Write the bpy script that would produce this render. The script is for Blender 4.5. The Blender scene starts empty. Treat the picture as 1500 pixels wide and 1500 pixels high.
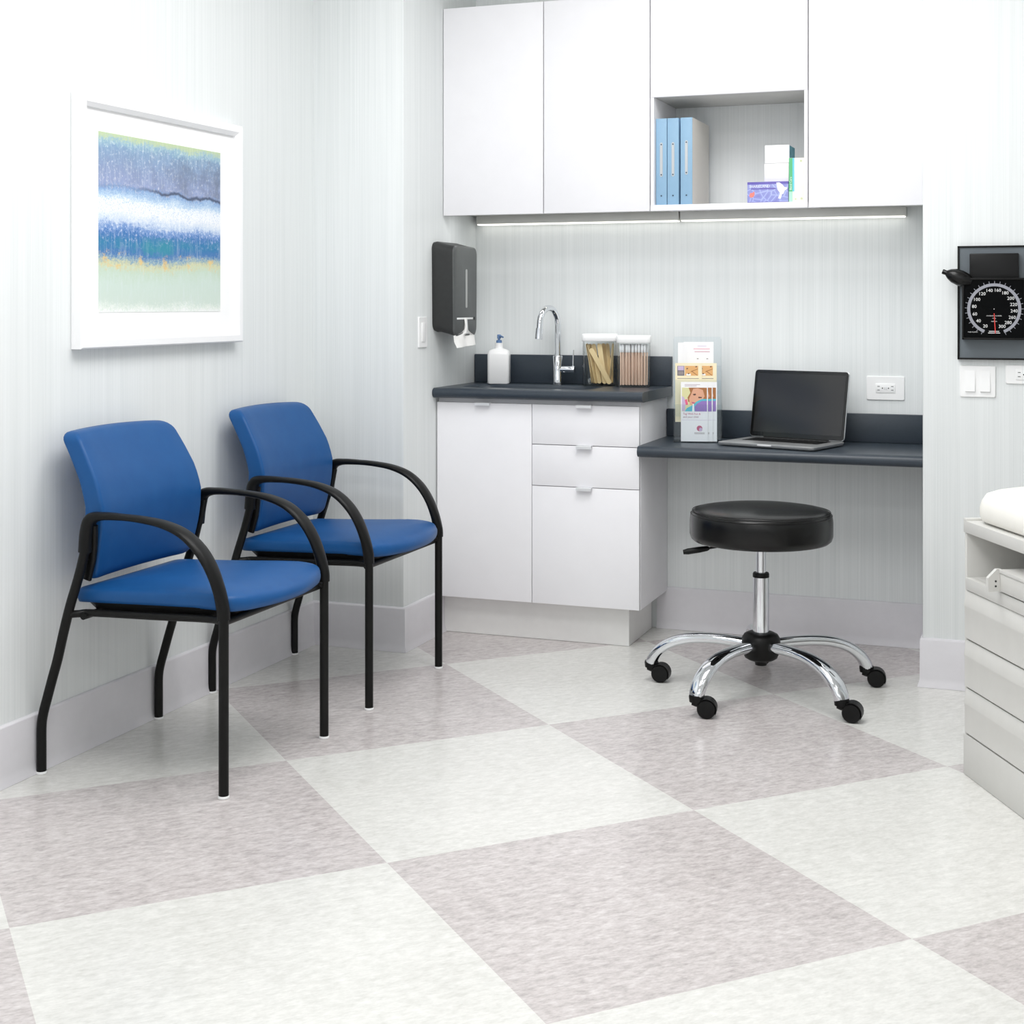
import bpy, bmesh, math, random
from math import sin, cos, pi, radians
from mathutils import Vector, Matrix
random.seed(7)
sc = bpy.context.scene
COL = sc.collection

# ------------------------------------------------------------------ materials
def s2l(c):
    return tuple(((v/255)/12.92 if v/255 <= .04045 else ((v/255+.055)/1.055)**2.4) for v in c)
MATS = {}
def mat(name, rgb, rough=.5, metal=0., spec=.5, coat=0., emit=None, emit_s=0.):
    if name in MATS: return MATS[name]
    m = bpy.data.materials.new(name); m.use_nodes = True
    b = m.node_tree.nodes['Principled BSDF']
    b.inputs['Base Color'].default_value = (*s2l(rgb), 1)
    b.inputs['Roughness'].default_value = rough
    b.inputs['Metallic'].default_value = metal
    b.inputs['Specular IOR Level'].default_value = spec
    b.inputs['Coat Weight'].default_value = coat
    if emit:
        b.inputs['Emission Color'].default_value = (*s2l(emit), 1)
        b.inputs['Emission Strength'].default_value = emit_s
    MATS[name] = m
    return m
class NT:
    def __init__(s, m): s.t = m.node_tree; s.b = s.t.nodes['Principled BSDF']
    def n(s, typ, **kw):
        nd = s.t.nodes.new(typ)
        for k, v in kw.items():
            if k.startswith('i_'): nd.inputs[k[2:].replace('_', ' ')].default_value = v
            else: setattr(nd, k, v)
        return nd
    def l(s, a, b): s.t.links.new(a, b)
    def math(s, op, a, b=None):
        nd = s.n('ShaderNodeMath', operation=op)
        for i, v in enumerate((a, b)):
            if v is None: continue
            if isinstance(v, (int, float)): nd.inputs[i].default_value = v
            else: s.l(v, nd.inputs[i])
        return nd.outputs[0]
    def mix(s, fac, a, b):
        nd = s.n('ShaderNodeMix', data_type='RGBA')
        for i, v in ((0, fac), (6, a), (7, b)):
            if isinstance(v, (int, float)): nd.inputs[i].default_value = v
            elif isinstance(v, tuple): nd.inputs[i].default_value = (*v[:3], 1)
            else: s.l(v, nd.inputs[i])
        return nd.outputs[2]
    def ramp(s, fac, stops):
        nd = s.n('ShaderNodeValToRGB'); cr = nd.color_ramp
        while len(cr.elements) < len(stops): cr.elements.new(.5)
        for e, (p, c) in zip(cr.elements, stops):
            e.position = p; e.color = (*c, 1) if len(c) == 3 else c
        s.l(fac, nd.inputs[0]); return nd.outputs[0]
    def comb(s, x, y, z):
        nd = s.n('ShaderNodeCombineXYZ')
        for i, v in enumerate((x, y, z)):
            if isinstance(v, (int, float)): nd.inputs[i].default_value = v
            else: s.l(v, nd.inputs[i])
        return nd.outputs[0]
    def noise(s, vec, scale=1, detail=2, rough=.5):
        nd = s.n('ShaderNodeTexNoise'); nd.inputs['Scale'].default_value = scale
        nd.inputs['Detail'].default_value = detail; nd.inputs['Roughness'].default_value = rough
        s.l(vec, nd.inputs['Vector']); return nd.outputs['Fac']

def wall_mat():
    m = mat('wallpaper_pinstripe', (226, 229, 229), .62, spec=.3); t = NT(m)
    g = t.n('ShaderNodeNewGeometry'); s = t.n('ShaderNodeSeparateXYZ'); t.l(g.outputs['Position'], s.inputs[0])
    u = t.math('ADD', s.outputs[0], t.math('MULTIPLY', s.outputs[1], 1.37))
    fine = t.noise(t.comb(t.math('MULTIPLY', u, 260.), t.math('MULTIPLY', s.outputs[2], 1.2), 0.), 1, 2, .6)
    wide = t.noise(t.comb(t.math('MULTIPLY', u, 38.), t.math('MULTIPLY', s.outputs[2], .5), 3.), 1, 2, .6)
    f = t.math('ADD', t.math('MULTIPLY', fine, .6), t.math('MULTIPLY', wide, .4))
    c = t.ramp(f, [(.32, s2l((221, 225, 225))), (.5, s2l((229, 232, 232))), (.68, s2l((235, 238, 238)))])
    t.l(c, t.b.inputs['Base Color'])
    return m
TA = radians(44.733); TS = .7768; TU, TV = -1.896, 3.402
def floor_mat():
    m = mat('vinyl_checker_floor', (225, 224, 220), .26, spec=.45); t = NT(m)
    g = t.n('ShaderNodeNewGeometry'); s = t.n('ShaderNodeSeparateXYZ'); t.l(g.outputs['Position'], s.inputs[0])
    x = t.math('SUBTRACT', s.outputs[0], TU); y = t.math('SUBTRACT', s.outputs[1], TV)
    a = t.math('ADD', t.math('MULTIPLY', x, sin(TA)), t.math('MULTIPLY', y, cos(TA)))
    b = t.math('SUBTRACT', t.math('MULTIPLY', x, cos(TA)), t.math('MULTIPLY', y, sin(TA)))
    ia = t.math('FLOOR', t.math('DIVIDE', a, TS)); ib = t.math('FLOOR', t.math('DIVIDE', b, TS))
    par = t.math('FLOORED_MODULO', t.math('ADD', ia, ib), 2.)
    v1 = t.comb(t.math('MULTIPLY', a, 26.), t.math('MULTIPLY', b, 60.), 0.)
    v2 = t.comb(t.math('MULTIPLY', a, 75.), t.math('MULTIPLY', b, 170.), 5.)
    v3 = t.comb(t.math('MULTIPLY', a, 4.), t.math('MULTIPLY', b, 6.), 9.)
    n1 = t.noise(v1, 1, 4, .65); n2 = t.noise(v2, 1, 2, .6); n3 = t.noise(v3, 1, 2, .5)
    f = t.math('ADD', t.math('ADD', t.math('MULTIPLY', n1, .55), t.math('MULTIPLY', n2, .3)), t.math('MULTIPLY', n3, .15))
    light = t.ramp(f, [(.34, s2l((204, 203, 198))), (.5, s2l((218, 217, 213))), (.66, s2l((231, 230, 226)))])
    dark = t.ramp(f, [(.34, s2l((170, 163, 162))), (.5, s2l((198, 191, 190))), (.66, s2l((219, 214, 213)))])
    c = t.mix(par, light, dark)
    t.l(c, t.b.inputs['Base Color'])
    t.l(t.math('ADD', t.math('MULTIPLY', n1, .16), .15), t.b.inputs['Roughness'])
    return m
def noisy(name, rgb, var, scale, rough=.5, bump=0., stretch=(1, 1, 1), spec=.5, **kw):
    m = mat(name, rgb, rough, spec=spec, **kw); t = NT(m)
    tc = t.n('ShaderNodeTexCoord'); mp = t.n('ShaderNodeMapping'); mp.inputs['Scale'].default_value = stretch
    t.l(tc.outputs['Object'], mp.inputs[0])
    f = t.noise(mp.outputs[0], scale, 4, .6)
    lo = tuple(max(0, v-var) for v in rgb); hi = tuple(min(255, v+var) for v in rgb)
    t.l(t.ramp(f, [(.3, s2l(lo)), (.7, s2l(hi))]), t.b.inputs['Base Color'])
    if bump:
        bp = t.n('ShaderNodeBump'); bp.inputs['Strength'].default_value = bump; bp.inputs['Distance'].default_value = .002
        t.l(f, bp.inputs['Height']); t.l(bp.outputs[0], t.b.inputs['Normal'])
    return m
def clear(name, tint=(235, 242, 245), gloss=.12):
    m = bpy.data.materials.new(name); m.use_nodes = True; nt = m.node_tree; nt.nodes.clear()
    o = nt.nodes.new('ShaderNodeOutputMaterial'); mx = nt.nodes.new('ShaderNodeMixShader')
    tr = nt.nodes.new('ShaderNodeBsdfTransparent'); gl = nt.nodes.new('ShaderNodeBsdfGlossy')
    fr = nt.nodes.new('ShaderNodeLayerWeight'); fr.inputs['Blend'].default_value = .15
    mp = nt.nodes.new('ShaderNodeMath'); mp.operation = 'MULTIPLY_ADD'; mp.inputs[1].default_value = .6; mp.inputs[2].default_value = gloss*.4
    tr.inputs[0].default_value = (*s2l(tint), 1); gl.inputs['Roughness'].default_value = .05
    nt.links.new(fr.outputs['Fresnel'], mp.inputs[0]); nt.links.new(mp.outputs[0], mx.inputs[0])
    nt.links.new(tr.outputs[0], mx.inputs[1]); nt.links.new(gl.outputs[0], mx.inputs[2]); nt.links.new(mx.outputs[0], o.inputs[0])
    return m
WALL = wall_mat(); FLOOR = floor_mat()
CEIL = noisy('ceiling_paint', (244, 244, 242), 2, 30, .8)
BASE = noisy('vinyl_cove_base', (219, 217, 221), 2, 20, .42)
KICK = noisy('toe_kick_vinyl', (234, 233, 231), 2, 20, .5)
WHITE = noisy('white_laminate', (242, 241, 244), 1, 12, .5, spec=.25)
UNDER = noisy('cabinet_carcass', (206, 206, 202), 2, 12, .5)
SLATE = noisy('slate_countertop', (54, 62, 71), 2, 90, .34, spec=.4)
BLUE = noisy('blue_vinyl', (22, 80, 138), 3, 14, .42, bump=.02, spec=.28)
BLACKM = noisy('black_powder_coat', (14, 14, 13), 1, 60, .4, spec=.22)
BLACKP = noisy('black_plastic', (13, 13, 13), 1, 50, .4, spec=.22)
VINYLK = noisy('black_vinyl', (9, 9, 9), 1, 40, .27, bump=.02, spec=.34)
CHROME = mat('chrome', (226, 228, 232), .05, metal=1.)
HAND = mat('pale_tab_pull', (226, 227, 229), .3, metal=.25)
STEEL = mat('brushed_aluminium', (196, 198, 200), .32, metal=.85)
STEELD = mat('aluminium_laptop', (176, 177, 178), .38, metal=.6)
TABLE = noisy('grey_enamel', (210, 209, 205), 2, 15, .45)
PAD = noisy('ivory_vinyl', (241, 239, 232), 2, 15, .5)
PLATE = mat('white_plastic', (246, 246, 246), .35)
PLATE2 = mat('white_plastic_shade', (226, 227, 228), .4)
SLOT = mat('socket_dark', (46, 46, 46), .6)
GLIDE = mat('white_felt', (235, 235, 235), .8)
FRAMEM = noisy('white_frame_lacquer', (247, 247, 248), 1, 20, .35)
MATB = mat('white_mat_board', (251, 251, 251), .85, spec=.2)
LED = mat('led_diffuser', (255, 255, 250), .4, emit=(255, 253, 245), emit_s=.95)
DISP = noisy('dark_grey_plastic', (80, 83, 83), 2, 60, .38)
DISPD = noisy('dispenser_darker_grey', (50, 51, 51), 2, 60, .4, spec=.3)  # dispenser sides and top, coloured darker than the front cover
DISPS = mat('grey_window_strip', (172, 174, 172), .3)
PAPER = noisy('paper_towel', (244, 243, 241), 2, 60, .85, spec=.1)
SOAPW = mat('white_bottle', (246, 246, 246), .3, coat=.3)
PUMP = mat('blue_grey_pump', (96, 128, 172), .35)
WOOD = noisy('birch_wood', (246, 220, 168), 9, 60, .6, stretch=(1, 1, .15))
SWABW = noisy('swab_stick', (244, 212, 190), 8, 60, .6, stretch=(1, 1, .1))
COTTON = mat('cotton', (250, 250, 252), .9, spec=.1)
LIDW = mat('white_lid', (250, 250, 250), .35)
ACRYL = clear('clear_acrylic', (249, 251, 252), .05)
JARG = clear('clear_jar', (253, 254, 254), .04)
BINDB = noisy('blue_binder_cover', (142, 178, 206), 2, 40, .55)
BINDG = mat('binder_side_board', (226, 222, 214), .6)
NAVY = mat('binder_rivet', (60, 78, 98), .4)

# ------------------------------------------------------------------ mesh tools
def finish(name, bm, m, parent=None, loc=(0, 0, 0), sharp=38, recalc=True):
    if recalc: bmesh.ops.recalc_face_normals(bm, faces=bm.faces[:])
    a = radians(sharp)
    for f in bm.faces: f.smooth = True
    for e in bm.edges:
        if len(e.link_faces) == 2 and e.calc_face_angle(0) > a: e.smooth = False
    me = bpy.data.meshes.new(name); bm.to_mesh(me); bm.free()
    mats = m if isinstance(m, (list, tuple)) else [m]
    for k in mats: me.materials.append(k)
    o = bpy.data.objects.new(name, me); COL.objects.link(o); o.location = loc
    if parent: o.parent = parent
    return o
def B(): return bmesh.new()
def box(bm, x0, x1, y0, y1, z0, z1, bev=0., seg=2, mi=0):
    n0 = set(bm.faces)
    vs = [bm.verts.new((x, y, z)) for z in (z0, z1) for y in (y0, y1) for x in (x0, x1)]
    fs = [(0, 2, 3, 1), (4, 5, 7, 6), (0, 1, 5, 4), (2, 6, 7, 3), (0, 4, 6, 2), (1, 3, 7, 5)]
    faces = [bm.faces.new([vs[i] for i in f]) for f in fs]
    if bev > 0:
        es = list({e for f in faces for e in f.edges})
        bmesh.ops.bevel(bm, geom=es, offset=bev, segments=seg, profile=.5, affect='EDGES', clamp_overlap=True)
    if mi:
        for f in bm.faces:
            if f not in n0: f.material_index = mi
    return bm
def loft(bm, rings, cap=True, closed=True, mi=0):
    R = [[bm.verts.new(p) for p in r] for r in rings]
    fs = []
    for a, b in zip(R, R[1:]):
        n = len(a)
        for i in range(n if closed else n-1):
            j = (i+1) % n
            fs.append(bm.faces.new((a[i], a[j], b[j], b[i])))
    if cap:
        fs.append(bm.faces.new(R[0][::-1])); fs.append(bm.faces.new(R[-1]))
    for f in fs: f.material_index = mi
    return R
def lathe(bm, prof, cx=0, cy=0, seg=40, mi=0, axis='z', origin=(0, 0, 0)):
    rings = []
    for r, z in prof:
        rr = max(r, .00005)
        ring = []
        for k in range(seg):
            a = 2*pi*k/seg
            p = (cx+rr*cos(a), cy+rr*sin(a), z)
            if axis == 'y': p = (origin[0]+rr*cos(a), origin[1]+z, origin[2]+rr*sin(a))
            if axis == 'x': p = (origin[0]+z, origin[1]+rr*cos(a), origin[2]+rr*sin(a))
            ring.append(p)
        rings.append(ring)
    loft(bm, rings, mi=mi)
def smooth(pts, n=6):
    P = [Vector(p) for p in pts]; out = []
    for i in range(len(P)-1):
        p0 = P[i-1] if i else P[0]*2-P[1]; p1 = P[i]; p2 = P[i+1]
        p3 = P[i+2] if i+2 < len(P) else P[-1]*2-P[-2]
        for k in range(n):
            t = k/n
            out.append(.5*((2*p1)+(p2-p0)*t+(2*p0-5*p1+4*p2-p3)*t*t+(3*p1-p0-3*p2+p3)*t**3))
    out.append(P[-1]); return out
def lerp_list(vals, n):
    m = (len(vals)-1)
    out = []
    for i in range(n):
        t = i/(n-1)*m; k = min(int(t), m-1); f = t-k
        a, b = vals[k], vals[k+1]
        out.append((a[0]+(b[0]-a[0])*f, a[1]+(b[1]-a[1])*f))
    return out
def sweep(bm, pts, rad, ref=(0, 1, 0), seg=14, sq=1., mi=0):
    """tube along pts; rad = r or list of (side, normal) half sizes; ref = side direction; sq<1 squarer"""
    P = [Vector(p) for p in pts]; n = len(P); ref = Vector(ref)
    if isinstance(rad, (int, float)): rad = [(rad, rad)]*n
    elif len(rad) != n: rad = lerp_list(rad, n)
    rings = []
    for i in range(n):
        t = (P[min(i+1, n-1)]-P[max(i-1, 0)]).normalized()
        s = (ref-t*ref.dot(t)).normalized(); nn = t.cross(s)
        ring = []
        for k in range(seg):
            a = 2*pi*k/seg; ca, sa = cos(a), sin(a)
            x = math.copysign(abs(ca)**sq, ca); y = math.copysign(abs(sa)**sq, sa)
            ring.append(P[i]+s*x*rad[i][0]+nn*y*rad[i][1])
        rings.append(ring)
    loft(bm, rings, mi=mi)
def rrect(w, h, r, n=6, cx=0, cy=0):
    """rounded rectangle half sizes w,h -> list of (x,y) counter-clockwise"""
    r = min(r, w*.999, h*.999); out = []
    for qx, qy, a0 in ((1, 1, 0), (-1, 1, 90), (-1, -1, 180), (1, -1, 270)):
        for k in range(n+1):
            a = radians(a0+90*k/n)
            out.append((cx+qx*(w-r)+r*cos(a), cy+qy*(h-r)+r*sin(a)))
    return out
def slab_outline(bm, pts, f0, f1, mi=0):
    """prism from 2D pts; f0/f1 map (x,y)->3D"""
    loft(bm, [[f0(*p) for p in pts], [f1(*p) for p in pts]], mi=mi)
def text_bm(bm, body, size, mtx, align='CENTER', mi=0, ext=.0003):
    cu = bpy.data.curves.new('t', 'FONT'); cu.body = body; cu.size = size; cu.align_x = align; cu.align_y = 'CENTER'
    cu.extrude = ext; cu.resolution_u = 2
    o = bpy.data.objects.new('t', cu); COL.objects.link(o)
    bpy.context.view_layer.update()
    me = bpy.data.meshes.new_from_object(o.evaluated_get(bpy.context.evaluated_depsgraph_get()))
    me.transform(mtx)
    n0 = len(bm.faces); bm.from_mesh(me); bm.faces.ensure_lookup_table()
    for f in bm.faces[n0:]: f.material_index = mi
    bpy.data.objects.remove(o); bpy.data.curves.remove(cu); bpy.data.meshes.remove(me)
RX90 = Matrix.Rotation(pi/2, 4, 'X')
def facing_front(x, y, z): return Matrix.Translation((x, y, z)) @ RX90    # text that faces -Y
def thing(name, label, cat, loc=(0, 0, 0), rz=0, group=None):
    o = bpy.data.objects.new(name, None); COL.objects.link(o); o.empty_display_size = .05
    o.location = loc; o.rotation_euler = (0, 0, rz); o['label'] = label; o['category'] = cat
    if group: o['group'] = group
    return o
def tag(o, label, cat, group=None):
    o['label'] = label; o['category'] = cat
    if group: o['group'] = group
    return o
def struct(name, bm, m, parent=None):
    o = finish(name, bm, m, parent)
    if not parent: o['kind'] = 'structure'
    return o
def dup(root, loc, label, group=None, rz=None):
    r = root.copy(); COL.objects.link(r); r.location = loc; r['label'] = label
    if rz is not None: r.rotation_euler = (0, 0, rz)
    if group: r['group'] = group
    for ch in list(root.children):
        c = ch.copy(); COL.objects.link(c); c.parent = r
        for g in list(ch.children):
            d = g.copy(); COL.objects.link(d); d.parent = c
    return r

# ------------------------------------------------------------------ room shell
XL, XC, YC, YB, XR, YR = -2.458, -2.105, 4.605, 5.285, -.376, 4.76
XE, Y0, H = 2.1, -1.6, 2.75
bm = B(); box(bm, XL-.1, XE+.1, Y0, YB+.1, -.1, 0); struct('floor', bm, FLOOR)
bm = B(); box(bm, XL-.1, XE+.1, Y0, YB+.1, H, H+.1); struct('ceiling', bm, CEIL)
bm = B(); box(bm, XL-.1, XL, Y0, YC, 0, H); struct('wall_left', bm, WALL)
bm = B(); box(bm, XL-.1, XC, YC, YB+.1, 0, H, .004); struct('wall_left_column', bm, WALL)
bm = B(); box(bm, XC, XR, YB, YB+.1, 0, H); struct('wall_back', bm, WALL)
bm = B(); box(bm, XR, XE, YR, YB+.1, 0, H, .004); struct('wall_right_column', bm, WALL)
bm = B(); box(bm, XE, XE+.1, Y0, YR, 0, H); struct('wall_right', bm, WALL)
bm = B(); box(bm, XL, XE, Y0-.1, Y0, -.1, 1.15); struct('added_light_block_wall', bm, WALL)  # unseen half-height wall, added to keep low light from reaching under the desk
BH = .155
def baseboard(name, path):
    """cove base following a floor path (list of xy); profile thickness t at top, flare at the foot; room on the right-hand side of the path"""
    prof = [(0, 0), (.016, 0), (.0145, .006), (.0105, .016), (.0085, .03), (.008, BH-.008), (.006, BH-.002), (.003, BH), (0, BH)]
    bm = B(); n = len(path); rings = []
    for i, (x, y) in enumerate(path):
        p = Vector((x, y))
        d0 = (p-Vector(path[i-1])).normalized() if i else None
        d1 = (Vector(path[i+1])-p).normalized() if i < n-1 else None
        d0 = d0 or d1; d1 = d1 or d0
        n0 = Vector((d0.y, -d0.x)); n1 = Vector((d1.y, -d1.x)); m = (n0+n1); m /= max(m.dot(n0), .2)
        rings.append([(x+m.x*t, y+m.y*t, z+.0005) for t, z in prof])
    loft(bm, rings, closed=True)
    o = finish(name, bm, BASE, sharp=50); o['kind'] = 'structure'
baseboard('baseboard_left', [(XL, Y0+.02), (XL, YC), (XC, YC), (XC, 4.955)])
baseboard('baseboard_back', [(-1.375, YB), (XR, YB)])
baseboard('baseboard_right', [(XR, 5.27), (XR, YR), (XE-.01, YR)])

# ------------------------------------------------------------------ guest chairs
def make_chair(loc, label, group):
    t = thing('guest_chair', label, 'chair', loc, 0, group)
    HW = .2625
    # seat cushion: stacked plan outlines
    def outline(inset, z_fn, crown=0.):
        pts = []
        def pl(u):   # u 0..1 round the plan
            return u
        xr, xf, wr, wf = -.197, .276, .230, .240
        path = []
        nF = 18
        # front edge (bowed) from right (+y) to left (-y)
        for k in range(nF+1):
            y = wf-.045-(2*wf-.09)*k/nF
            path.append((xf+.046*(1-(y/wf)**2), y))
        # left front corner
        cor = []
        for k in range(1, 6):
            a = radians(90*k/6); cor.append((xf-.04+.008+.04*cos(a)-.0, -(wf-.045)-.045*sin(a)))
        path += cor
        for k in range(7):
            f = k/6; path.append((xf-.04+(xr+.024-xf+.04)*f, -(wf+(wr-wf)*f)))
        for k in range(1, 6):
            a = radians(90*k/6); path.append((xr+.024-.024*sin(a), -(wr-.024)-.024*cos(a)))
        for k in range(9):
            path.append((xr, -(wr-.024)+2*(wr-.024)*k/8))
        for k in range(1, 6):
            a = radians(90*k/6); path.append((xr+.024-.024*cos(a), (wr-.024)+.024*sin(a)))
        for k in range(7):
            f = 1-k/6; path.append((xf-.04+(xr+.024-xf+.04)*f, (wf+(wr-wf)*f)))
        for k in range(5, 0, -1):
            a = radians(90*k/6); path.append((xf-.04+.008+.04*cos(a), (wf-.045)+.045*sin(a)))
        cx = .06
        out = []
        for x, y in path:
            sx = (x-cx); L = math.hypot(sx/1.0, y)
            k = 1-inset/max(L, .05)
            X, Y = cx+sx*k, y*k
            out.append((X, Y, z_fn(X, Y)))
        return out
    def zb(x, y): return .441+.015*(x+.17)/.44-.012*max(0, x-.2)/.1
    def zt(x, y):
        base = .474+.02*(x+.17)/.44
        fr = max(0, x-.17)/.14
        return base-.020*fr**2.2
    bm = B(); rings = []
    rings.append(outline(.012, lambda x, y: zb(x, y)))
    rings.append(outline(.003, lambda x, y: zb(x, y)+.0015))
    rings.append(outline(.000, lambda x, y: zb(x, y)+.010))
    rings.append(outline(-.001, lambda x, y: .5*(zb(x, y)+zt(x, y))))
    for ins, dz in ((-.001, -.010), (.001, -.004), (.005, .0005), (.012, .0035), (.035, .008), (.07, .012), (.11, .0145), (.15, .016), (.19, .0165)):
        rings.append(outline(ins, lambda x, y, dz=dz: zt(x, y)+dz))
    loft(bm, rings)
    finish('seat_cushion', bm, BLUE, t, sharp=70)
    # seat pan
    bm = B()
    def pan(w, x0, x1, z0): return [(x, y, z0+.012*(x+.15)/.4) for x, y in rrect((x1-x0)/2, w, .05, 5, (x0+x1)/2, 0)]
    loft(bm, [pan(.195, -.13, .235, .412), pan(.218, -.150, .25, .413), pan(.228, -.178, .268, .4425), pan(.225, -.175, .264, .4465)])
    finish('seat_pan', bm, BLACKP, t)
    # backrest
    bm = B(); rings = []
    def sp(z):   # front-surface x at the side edge along z
        pts = [(.495, -.136), (.56, -.122), (.63, -.110), (.69, -.108), (.75, -.126), (.81, -.158), (.88, -.201)]
        for (z0, x0), (z1, x1) in zip(pts, pts[1:]):
            if z <= z1:
                f = (z-z0)/(z1-z0); f = max(-.2, f)
                return x0+(x1-x0)*f
        return pts[-1][1]
    def wd(z):
        f = (z-.497)/(.875-.497)
        return .2285+.005*sin(pi*min(1, max(0, f)))-.012*max(0, (f-.55)/.45)**1.4-.008*max(0, .25-f)/.25
    zb0, zb1, Rc = .498, .875, .026
    lev = [(zb0+Rc-Rc*sin(radians(a)), Rc-Rc*cos(radians(a)), max(.30, cos(radians(a))**.6)) for a in (90, 80, 65, 48, 30, 14, 0)]
    lev += [(zb0+Rc+(zb1-zb0-2*Rc)*k/14, 0, 1) for k in range(1, 14)]
    lev += [(zb1-Rc+Rc*sin(radians(a)), Rc-Rc*cos(radians(a)), max(.30, cos(radians(a))**.6)) for a in (0, 14, 30, 48, 65, 80, 90)]
    for z, ins, tk in lev:
        w = wd(z)-ins; th = .0285*tk; xf = sp(z)
        ring = []
        for (py, px) in rrect(w, th, min(.010, th*.9), 5):
            dx = .018*(py/.23)**2-.018
            crown = .006*(1-(py/.23)**2)*max(0, (z-.8)/.07)
            ring.append((xf-.0265+px+dx+.006*(1-(py/.23)**2)*(1 if px > 0 else 0), py, z+crown))
        # subdivide long straight runs for curvature
        full = []
        for i, p in enumerate(ring):
            q = ring[(i+1) % len(ring)]; full.append(p)
            if abs(p[1]-q[1]) > .1:
                for k in range(1, 10):
                    f = k/10; y = p[1]+(q[1]-p[1])*f
                    side = 1 if p[0] > xf-.0235-.018*0 and (i < len(ring)/2) else -1
                    dx = .018*(y/.23)**2-.018
                    basep = p[0]-(.018*(p[1]/.23)**2-.018); baseq = q[0]-(.018*(q[1]/.23)**2-.018)
                    full.append((basep+(baseq-basep)*f+dx, y, z+.006*(1-(y/.23)**2)*max(0, (z-.8)/.07)))
        rings.append(full)
    loft(bm, rings)
    finish('backrest', bm, BLUE, t, sharp=60)
    for s in (-1, 1):
        y = s*HW
        # rear leg and upright
        bm = B()
        pts = smooth([(-.272, y, .006), (-.272, y, .07), (-.2715, y, .125), (-.265, y, .16), (-.254, y, .196), (-.238, y, .248), (-.222, y, .298), (-.203, y, .37), (-.183, y, .439), (-.154, y, .524), (-.133, y, .60)], 6)
        sweep(bm, pts, .0125)
        lg = finish('leg', bm, BLACKM, t)
        bm = B(); lathe(bm, [(.0115, 0), (.0142, .001), (.0142, .005), (.0128, .007)], -.272, y, 16)
        g = finish('glide', bm, GLIDE, lg); g['label'] = 'white glide under the chair leg'
        # front leg
        bm = B(); sweep(bm, [(.268, y, .006), (.268, y, .22), (.268, y, .45)], .0125)
        lg = finish('leg', bm, BLACKM, t)
        bm = B(); lathe(bm, [(.0115, 0), (.0142, .001), (.0142, .005), (.0128, .007)], .268, y, 16)
        g = finish('glide', bm, GLIDE, lg); g['label'] = 'white glide under the chair leg'
        # armrest
        bm = B()
        pts = smooth([(-.138, y, .578), (-.132, y, .630), (-.120, y, .662), (-.085, y, .672), (-.02, y, .6725), (.04, y, .669), (.10, y, .660), (.155, y, .640), (.20, y, .605), (.233, y, .560), (.255, y, .508), (.266, y, .462), (.268, y, .436)], 5)
        rad = [(.0165, .0165), (.0175, .0175), (.018, .0165), (.017, .0105), (.017, .0085), (.019, .0088), (.0225, .0092), (.0265, .0098), (.0275, .0102), (.0255, .0108), (.021, .0128), (.0158, .0158), (.0152, .0152)]
        sweep(bm, pts, rad, sq=.85)
        finish('armrest', bm, BLACKP, t, sharp=60)
        # inner bracket holding the backrest
        bm = B()
        pts = smooth([(-.120, y-s*.006, .648), (-.128, y-s*.014, .60), (-.136, y-s*.021, .56), (-.152, y-s*.028, .503)], 4)
        sweep(bm, pts, [(.008, .015), (.008, .017), (.007, .016), (.006, .012)], sq=.6)
        finish('back_bracket', bm, BLACKP, t)
        # side rail under the seat
        bm = B(); yr = y-s*.028
        sweep(bm, smooth([(-.190, y, .416), (-.165, y-s*.012, .417), (-.135, yr, .418), (.05, yr, .423), (.20, yr, .428), (.268, y-s*.008, .430)], 4), .0095)
        finish('side_rail', bm, BLACKM, t)
    for x, z, n in ((.255, .424, 0), (-.15, .412, 1)):
        bm = B(); sweep(bm, [(x, -HW+.008, z), (x, 0, z), (x, HW-.008, z)], .009, ref=(1, 0, 0)); finish('cross_rail', bm, BLACKM, t)
    return t
CG = 'blue guest chairs along the left wall'
ch1 = make_chair((-2.163, 3.3525, 0), 'blue vinyl guest armchair with black arms, nearest the viewer, below the framed painting', CG)
dup(ch1, (-2.170, 4.177, 0), 'blue vinyl guest armchair with black arms, farther one, beside the white base cabinet', CG)

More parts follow.
